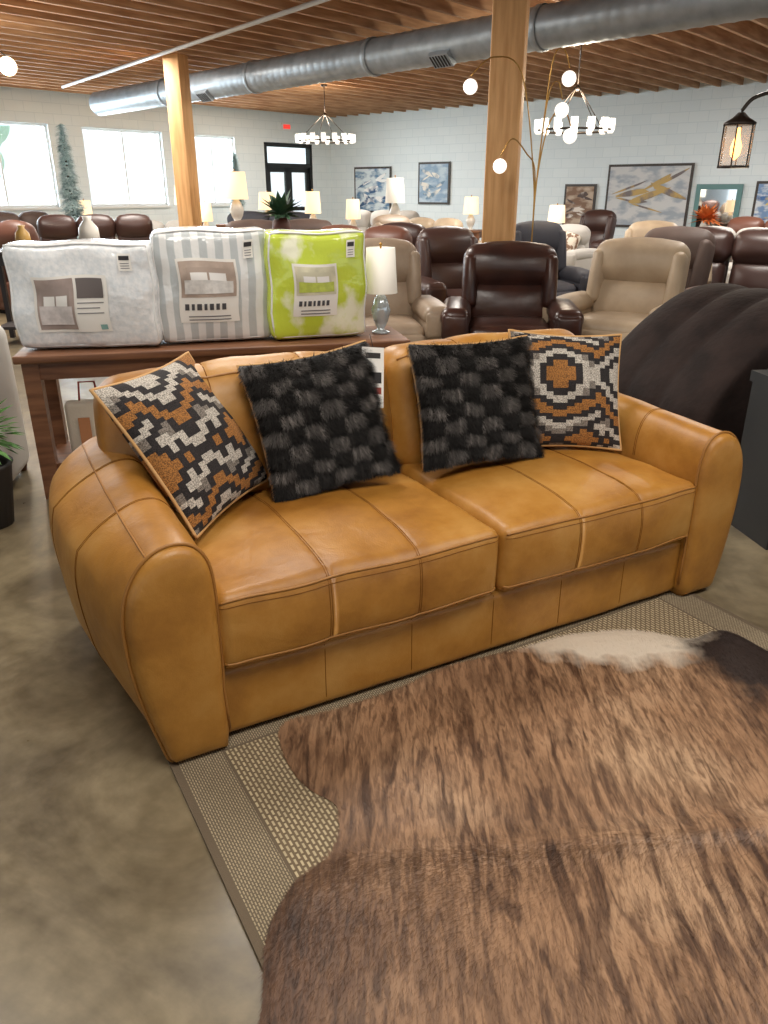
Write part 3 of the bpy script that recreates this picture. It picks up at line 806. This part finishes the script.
seating('reclining_sofa',(-1.5,12.3,0),D(20),greyb,w=2.1,h=1.05,seats=2)
seating('fabric_sofa',(.9,14.9,0),D(140),cream,w=2.2,h=1.0,seats=3)
seating('reclining_sofa',(-5.0,10.9,0),D(150),rust,w=2.2,h=1.12,seats=3)
seating('reclining_sofa',(-4.9,13.8,0),D(200),choc,w=2.2,h=1.1,seats=3)
seating('reclining_sofa',(-2.0,15.6,0),D(160),navy,w=2.2,h=1.1,seats=2)
seating('fabric_sofa',(-3.0,10.6,0),D(180),ltg,w=2.1,h=.95,seats=3)
seating('recliner',(.3,12.2,0),D(30),beige,w=.95,h=1.12)
seating('recliner',(3.9,15.4,0),D(-41),choc,w=.95,h=1.12)
seating('fabric_sofa',(-.2,18,0),D(-30),ltg,w=2.2,h=1.05,seats=3)
seating('reclining_sofa',(6.4,13.2,0),D(-41),rust,w=2.2,h=1.05,seats=3)
seating('reclining_sofa',(-6.4,14.0,0),D(49),greyb,w=2.2,h=1.1,seats=3)

# charcoal lounger
bb=B('reclined_lounger')
pp=[(-.66,.40),(-.64,.54),(-.52,.70),(-.34,.86),(-.10,1.0),(.12,1.04),(.26,.98),(.28,.84),(.25,.66),(.35,.56),(.62,.54),(.80,.45),(.82,.28),(.6,.12),(0,.08),(-.4,.14),(-.58,.24)]
ps=catmull(pp,5)
yy=[(-.44,.10),(-.46,.05),(-.45,.02),(-.42,.004)]+[(-.40+.8*k/30,.0) for k in range(31)]+[(.42,.004),(.45,.02),(.46,.05),(.44,.10)]
vs=[];fs=[];n=len(ps)
for y,sh in yy:
    rib=.018*(abs(math.sin((y+.4)/.8*math.pi*3))**.6-1) if abs(y)<=.4 else -.018
    for p in ps:
        dx,dz=p.x-.05,p.y-.5;l=math.hypot(dx,dz);f=(l-sh+rib)/l
        vs.append((.05+dx*f,y,.5+dz*f))
for i in range(len(yy)-1):
    for k in range(n):
        k2=(k+1)%n;fs.append((i*n+k,i*n+k2,(i+1)*n+k2,(i+1)*n+k))
fs.append(list(range(n))[::-1]);fs.append([(len(yy)-1)*n+k for k in range(n)])
bb.add(vs,fs,char)
for sg in(-1,1):
    bb.rbox((.3,sg*.53,.36),(.95,.18,.5),.08,char,m=3,k=3,crown=(0,.02,.02))
    bb.rbox((.3,sg*.53,.60),(.98,.22,.14),.068,char,m=3,k=3)
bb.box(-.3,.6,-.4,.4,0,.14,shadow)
bb.done((2.02,4.35,0),D(22))

bm=bpy.data.materials.new('grey_brick');bm.use_nodes=True;nt=bm.node_tree;N=nt.nodes;L=nt.links;b=N['Principled BSDF']
tc=N.new('ShaderNodeTexCoord');sp=N.new('ShaderNodeSeparateXYZ');ad=N.new('ShaderNodeMath');cb=N.new('ShaderNodeCombineXYZ')
L.new(tc.outputs['Object'],sp.inputs[0]);L.new(sp.outputs[0],ad.inputs[0]);L.new(sp.outputs[1],ad.inputs[1]);L.new(ad.outputs[0],cb.inputs[0]);L.new(sp.outputs[2],cb.inputs[1])
br=N.new('ShaderNodeTexBrick');br.inputs['Scale'].default_value=1;br.inputs['Brick Width'].default_value=.2;br.inputs['Row Height'].default_value=.07;br.inputs['Mortar Size'].default_value=.006
br.inputs['Color1'].default_value=lin(80,72,68);br.inputs['Color2'].default_value=lin(60,54,54);br.inputs['Mortar'].default_value=lin(150,146,140)
L.new(cb.outputs[0],br.inputs['Vector']);L.new(br.outputs['Color'],b.inputs['Base Color'])
bb=B('electric_fireplace'); bb.box(0,.9,0,.3,0,.72,bm); bb.box(-.02,.0,-.02,.32,0,.74,black); bb.box(-.03,.93,-.03,.33,.72,.77,black); bb.box(.25,.75,-.02,.0,.15,.6,black)
bb.done((1.80,3.22,0),D(8))

pot=mat('dark_pot',lin(45,40,38),.6); leaf=mat('leaf_green',lin(60,105,45),.5,col2=lin(95,140,70),nscale=20)
def leaves(bb,c,n,rad,L_,mt,up=.3):
    for k in range(n):
        a=random.random()*2*math.pi;e=random.uniform(up-.5,1.2)
        d=Vector((math.cos(a)*math.cos(e),math.sin(a)*math.cos(e),math.sin(e)))
        o=Vector(c)+d*rad*random.random();s_=d.cross(Vector((0,0,1)));s_=s_.normalized() if s_.length>.01 else Vector((1,0,0));l=L_*random.uniform(.6,1.2);w_=l*.16
        bb.add([o,o+d*l*.4+s_*w_,o+d*l+Vector((0,0,-.15*l)),o+d*l*.4-s_*w_],[(0,1,2,3)],mt,False)
bb=B('potted_plant');bb.lathe([(.11,0),(.15,.3),(.16,.32),(.14,.32),(.13,.28)],pot);leaves(bb,(0,0,.46),420,.17,.09,leaf,.0)
bb.tube([(0,0,.28),(0,0,.45)],.02,bark,6);bb.done((-1.98,3.50,0))
wl2=mat('white_linen',lin(222,220,214),.8,bump=.3,bscale=10)
bb=B('draped_ottoman');bb.rbox((0,0,.45),(.44,.44,.84),.07,wl2,m=4,k=3,crown=(.01,.01,.02));
for x in(-.17,.17):
    for y in(-.17,.17): bb.lathe([(.02,-.0),(.03,.06)],tw,(x,y,0),8)
bb.done((-2.30,4.1,0),D(10))

def table(loc,w,d,h,rz=0,name='side_table',mt=None):
    mt=mt or tw;bb=B(name);bb.rbox((0,0,h-.02),(w,d,.04),.008,mt,m=1,k=2)
    for x in(-1,1):
        for y in(-1,1): bb.box(x*(w/2-.04)-.025,x*(w/2-.04)+.025,y*(d/2-.04)-.025,y*(d/2-.04)+.025,0,h-.03,mt)
    bb.box(-w/2+.04,w/2-.04,-d/2+.04,d/2-.04,h-.14,h-.04,mt);bb.box(-w/2+.04,w/2-.04,-d/2+.04,d/2-.04,.15,.18,mt)
    bb.done(loc,rz)
espresso=mat('espresso_wood',lin(48,38,36),.4)
L1=settle((-3.55,8.6,0),[(-.45,0,.28),(0,0,.28),(.45,0,.28)]);table(L1,1.4,.5,.95,D(5),'sofa_table',espresso)
L2=settle((-1.45,9.9,0),[(-.7,0,.28),(0,0,.28),(.7,.1,.28)]);table(L2,1.9,.5,.95,D(12),'sofa_table')
for (u,zc,top,r,on) in((237,11.5,1.80,.2,True),(185,14,1.62,.2,True),(313,11.5,1.52,.14,True),(353,12,1.40,.13,True),(395,12.5,1.72,.17,False),(471,13,1.42,.16,True),(557,12.5,1.3,.16,True),(205,12,1.35,.13,True),(268,15,1.5,.2,True),(85,13,1.35,.15,True)):
    X=(u-384)/760*zc;Y=zc*1.075;hh=min(.8,top*.42);th=top-hh
    P=settle((X,Y,0),[(0,0,.34)],.06)
    table(P,.5,.5,th,D(-20));lamp((P[0],P[1],th+.001),hh,r*.95,on,ceram)
bb=B('potted_palm');bb.lathe([(.07,0),(.12,.1),(.11,.22),(.07,.27),(.06,.27)],mat('terracotta_dark',lin(90,50,42),.5));leaves(bb,(0,0,.30),90,.05,.30,mat('palm_green',lin(45,75,50),.6),.5);bb.done((L2[0]+.2,L2[1]+.04,.951))
bb=B('ceramic_vase');bb.lathe([(.05,0),(.11,.1),(.10,.22),(.04,.3),(.05,.34)],ceram);bb.done((L1[0]+.4,L1[1]+.03,.951))
bb=B('ceramic_vase');bb.lathe([(.05,0),(.08,.1),(.07,.17),(.03,.22),(.04,.25)],mat('vase_gold',lin(190,150,80),.4));bb.done((L1[0]-.3,L1[1],.951))
P=settle((5.1,12.9,0),[(0,0,.34)])
bb=B('dried_flower_arrangement');bb.lathe([(.06,0),(.09,.1),(.05,.2)],ceram);leaves(bb,(0,0,.2),120,.1,.24,mat('dried_orange',lin(200,110,50),.7),.3)
table(P,.5,.5,.85);bb.done((P[0],P[1],.851))

frost=mat('frosted_needles',lin(120,148,145),.8,col2=lin(200,215,215),nscale=30)
def xtree(loc,h,r):
    bb=B('frosted_christmas_tree');bb.tube([(0,0,0),(0,0,h*.97)],[.04,.01],bark,6);bb.lathe([(.2,0),(.18,.06),(.05,.08)],pot)
    vs=[];fs=[]
    for k in range(5200):
        t=random.random()**.7;z=h*(.1+.9*(1-t)) ;R=r*t*(.8+.2*math.sin(z*26))
        a=random.random()*6.283;R2=R*random.uniform(.5,1);d=Vector((math.cos(a),math.sin(a),-.25))
        p=Vector((math.cos(a)*R2*.7,math.sin(a)*R2*.7,z));s_=Vector((-math.sin(a),math.cos(a),0))*.02
        vs+=[p-s_,p+s_,p+d*.13];fs.append((3*k,3*k+1,3*k+2))
    bb.add(vs,fs,frost,False);bb.done(loc)
xtree((-5.55,14.6,0),2.60,.46)
xtree((-3.55,19.9,0),2.35,.36)

bulb=mat('warm_bulb',lin(255,235,200),.5,emis=4,ecol=lin(255,232,195));frostg=mat('frosted_glass_lit',lin(245,245,240),.5,emis=1.3,ecol=lin(255,245,230))
bronze=mat('bronze_metal',lin(60,52,46),.4,metal=.7)
def chand(loc,R,n):
    bb=B('chandelier')
    bb.tube([(R*math.cos(t),R*math.sin(t),0) for t in [2*math.pi*k/32 for k in range(32)]],.014,bronze,6,closed=True)
    for k in range(n):
        t=2*math.pi*k/n;x,y=R*math.cos(t),R*math.sin(t)
        bb.lathe([(.03,-.03),(.045,0),(.045,.12),(.042,.12)],frostg,(x,y,0),10)
    for k in range(4):
        t=2*math.pi*k/4+.4;bb.tube([(R*math.cos(t),R*math.sin(t),0),(0,0,.5)],.006,bronze,5)
    bb.tube([(0,0,.48),(0,0,H-loc[2])],.008,bronze,6);bb.lathe([(.06,0),(.06,.03)],bronze,(0,0,H-loc[2]-.03),12)
    bb.ball((0,0,.46),.03,bronze);bb.done(loc)
chand((2.35,10.5,2.22),.45,14);chand((-1.15,16.6,2.42),.55,16)
bb=B('globe_pendant_light')
for dx,dy,dz in((0,0,0),(.2,.1,.08),(-.18,.12,.06)):
    bb.ball((dx,dy,dz),.10,bulb);bb.tube([(dx,dy,dz+.1),(dx*.3,dy*.3,.3)],.008,bronze,5)
bb.tube([(0,0,.1),(0,0,H-2.8)],.01,bronze,6);bb.done((-4.55,10.0,2.78))
bb=B('globe_floor_lamp')
bb.lathe([(.12,0),(.12,.03),(.02,.04),(.012,.06)],brass)
for (x,z) in((-.62,2.36),(-.33,1.74),(.18,2.18),(.27,1.98),(.22,2.42)):
    P=[(0,0,.05),(0,0,1.2),(x*.05,0,1.7),(x*.3,0,z+.1),(x*.7,0,z+.22),(x,0,z+.08)]
    bb.tube([(p.x,p.y,p.z) for p in catmull(P,6,False)],.006,brass,6);bb.ball((x,0,z),.062,frostg)
bb.done((1.36,7.42,0))
amber=mat('amber_filament',lin(255,190,110),.5,emis=6,ecol=lin(255,180,95));lg=mat('lantern_glass',(.9,.8,.65,1),.05,alpha=.25)
bb=B('lantern_floor_lamp')
bb.lathe([(.17,0),(.17,.03),(.03,.05),(.014,.07)],bronze,(.5,0,0))
P=[(.5,0,.05),(.5,0,1.55),(.46,0,1.92),(.28,0,2.12),(.08,0,2.10),(0,0,2.02)]
bb.tube([tuple(p) for p in catmull(P,6,False)],.012,bronze,8)
zb=1.68
bb.lathe([(.02,.33),(.05,.30),(.1,.27),(.1,.255)],bronze,(0,0,zb),12);bb.lathe([(.1,.0),(.1,.015)],bronze,(0,0,zb),12);bb.lathe([(.095,.015),(.095,.255)],lg,(0,0,zb),16,cap=False)
for k in range(6):
    t=math.pi*k/3;bb.tube([(.1*math.cos(t),.1*math.sin(t),zb),(.1*math.cos(t),.1*math.sin(t),zb+.26)],.005,bronze,5)
bb.lathe([(.012,.24),(.015,.19),(.035,.13),(.03,.08),(.005,.05)],amber,(0,0,zb),12)
bb.tube([(0,0,zb+.31),(0,0,zb+.35)],.006,bronze,5)
bb.done((2.32,5.55,0))

# ------------------------------------------------------------------ lights
w=bpy.data.worlds.new('World');sc.world=w;w.use_nodes=True
bg=w.node_tree.nodes['Background'];bg.inputs[0].default_value=(.84,.94,1.0,1);bg.inputs[1].default_value=1.42
def area(loc,size,e,col=(1,.94,.86),rot=(0,0,0)):
    l=bpy.data.lights.new('overhead_fill','AREA');l.shape='SQUARE';l.size=size;l.energy=e;l.color=col  # overhead fill lamps, added to brighten the room; no fixtures modelled
    o=bpy.data.objects.new('overhead_fill',l);o.location=loc;o.rotation_euler=rot;sc.collection.objects.link(o)
area((.2,.8,3.35),1.2,68);area((-2.5,2.6,3.35),1.0,38);area((2.4,1.8,3.35),1.2,62)
area((-.6,4.1,3.35),.9,60)
for p in((-1.5,8.5),(3.5,8.0),(-4,13),(1.5,13),(6,12.5),(-1.5,19),(-6,10)): area((p[0],p[1],3.36),1.0,165)
def point(loc,e,col=(1,.85,.65),r=.15):
    l=bpy.data.lights.new('lamp_glow','POINT');l.energy=e;l.color=col;l.shadow_soft_size=r
    o=bpy.data.objects.new('lamp_glow',l);o.location=loc;sc.collection.objects.link(o)
for p in((2.35,10.5,2.6),(-1.15,16.6,2.8),(-4.45,10,2.5),(2.38,5.55,1.6)):
    point(p,60 if p[2]>2 else 8)
for (s_,wd) in((6.6,2),(9.4,2.1),(4.1,1.3),(12.4,2.2)):
    l=bpy.data.lights.new('window_daylight','AREA');l.shape='RECTANGLE';l.size=wd;l.size_y=1.5;l.energy=200;l.color=(.8,.92,1)
    o=bpy.data.objects.new('window_daylight',l);o.location=rpt(-.35,s_,2.0);o.rotation_euler=(D(90),0,RA-D(90));sc.collection.objects.link(o)

cam=bpy.data.cameras.new('Camera');co=bpy.data.objects.new('Camera',cam);sc.collection.objects.link(co)
co.location=(0,0,1.55);co.rotation_euler=(D(67),0,0);cam.sensor_width=36;cam.lens=26.72;cam.clip_end=200
sc.camera=co
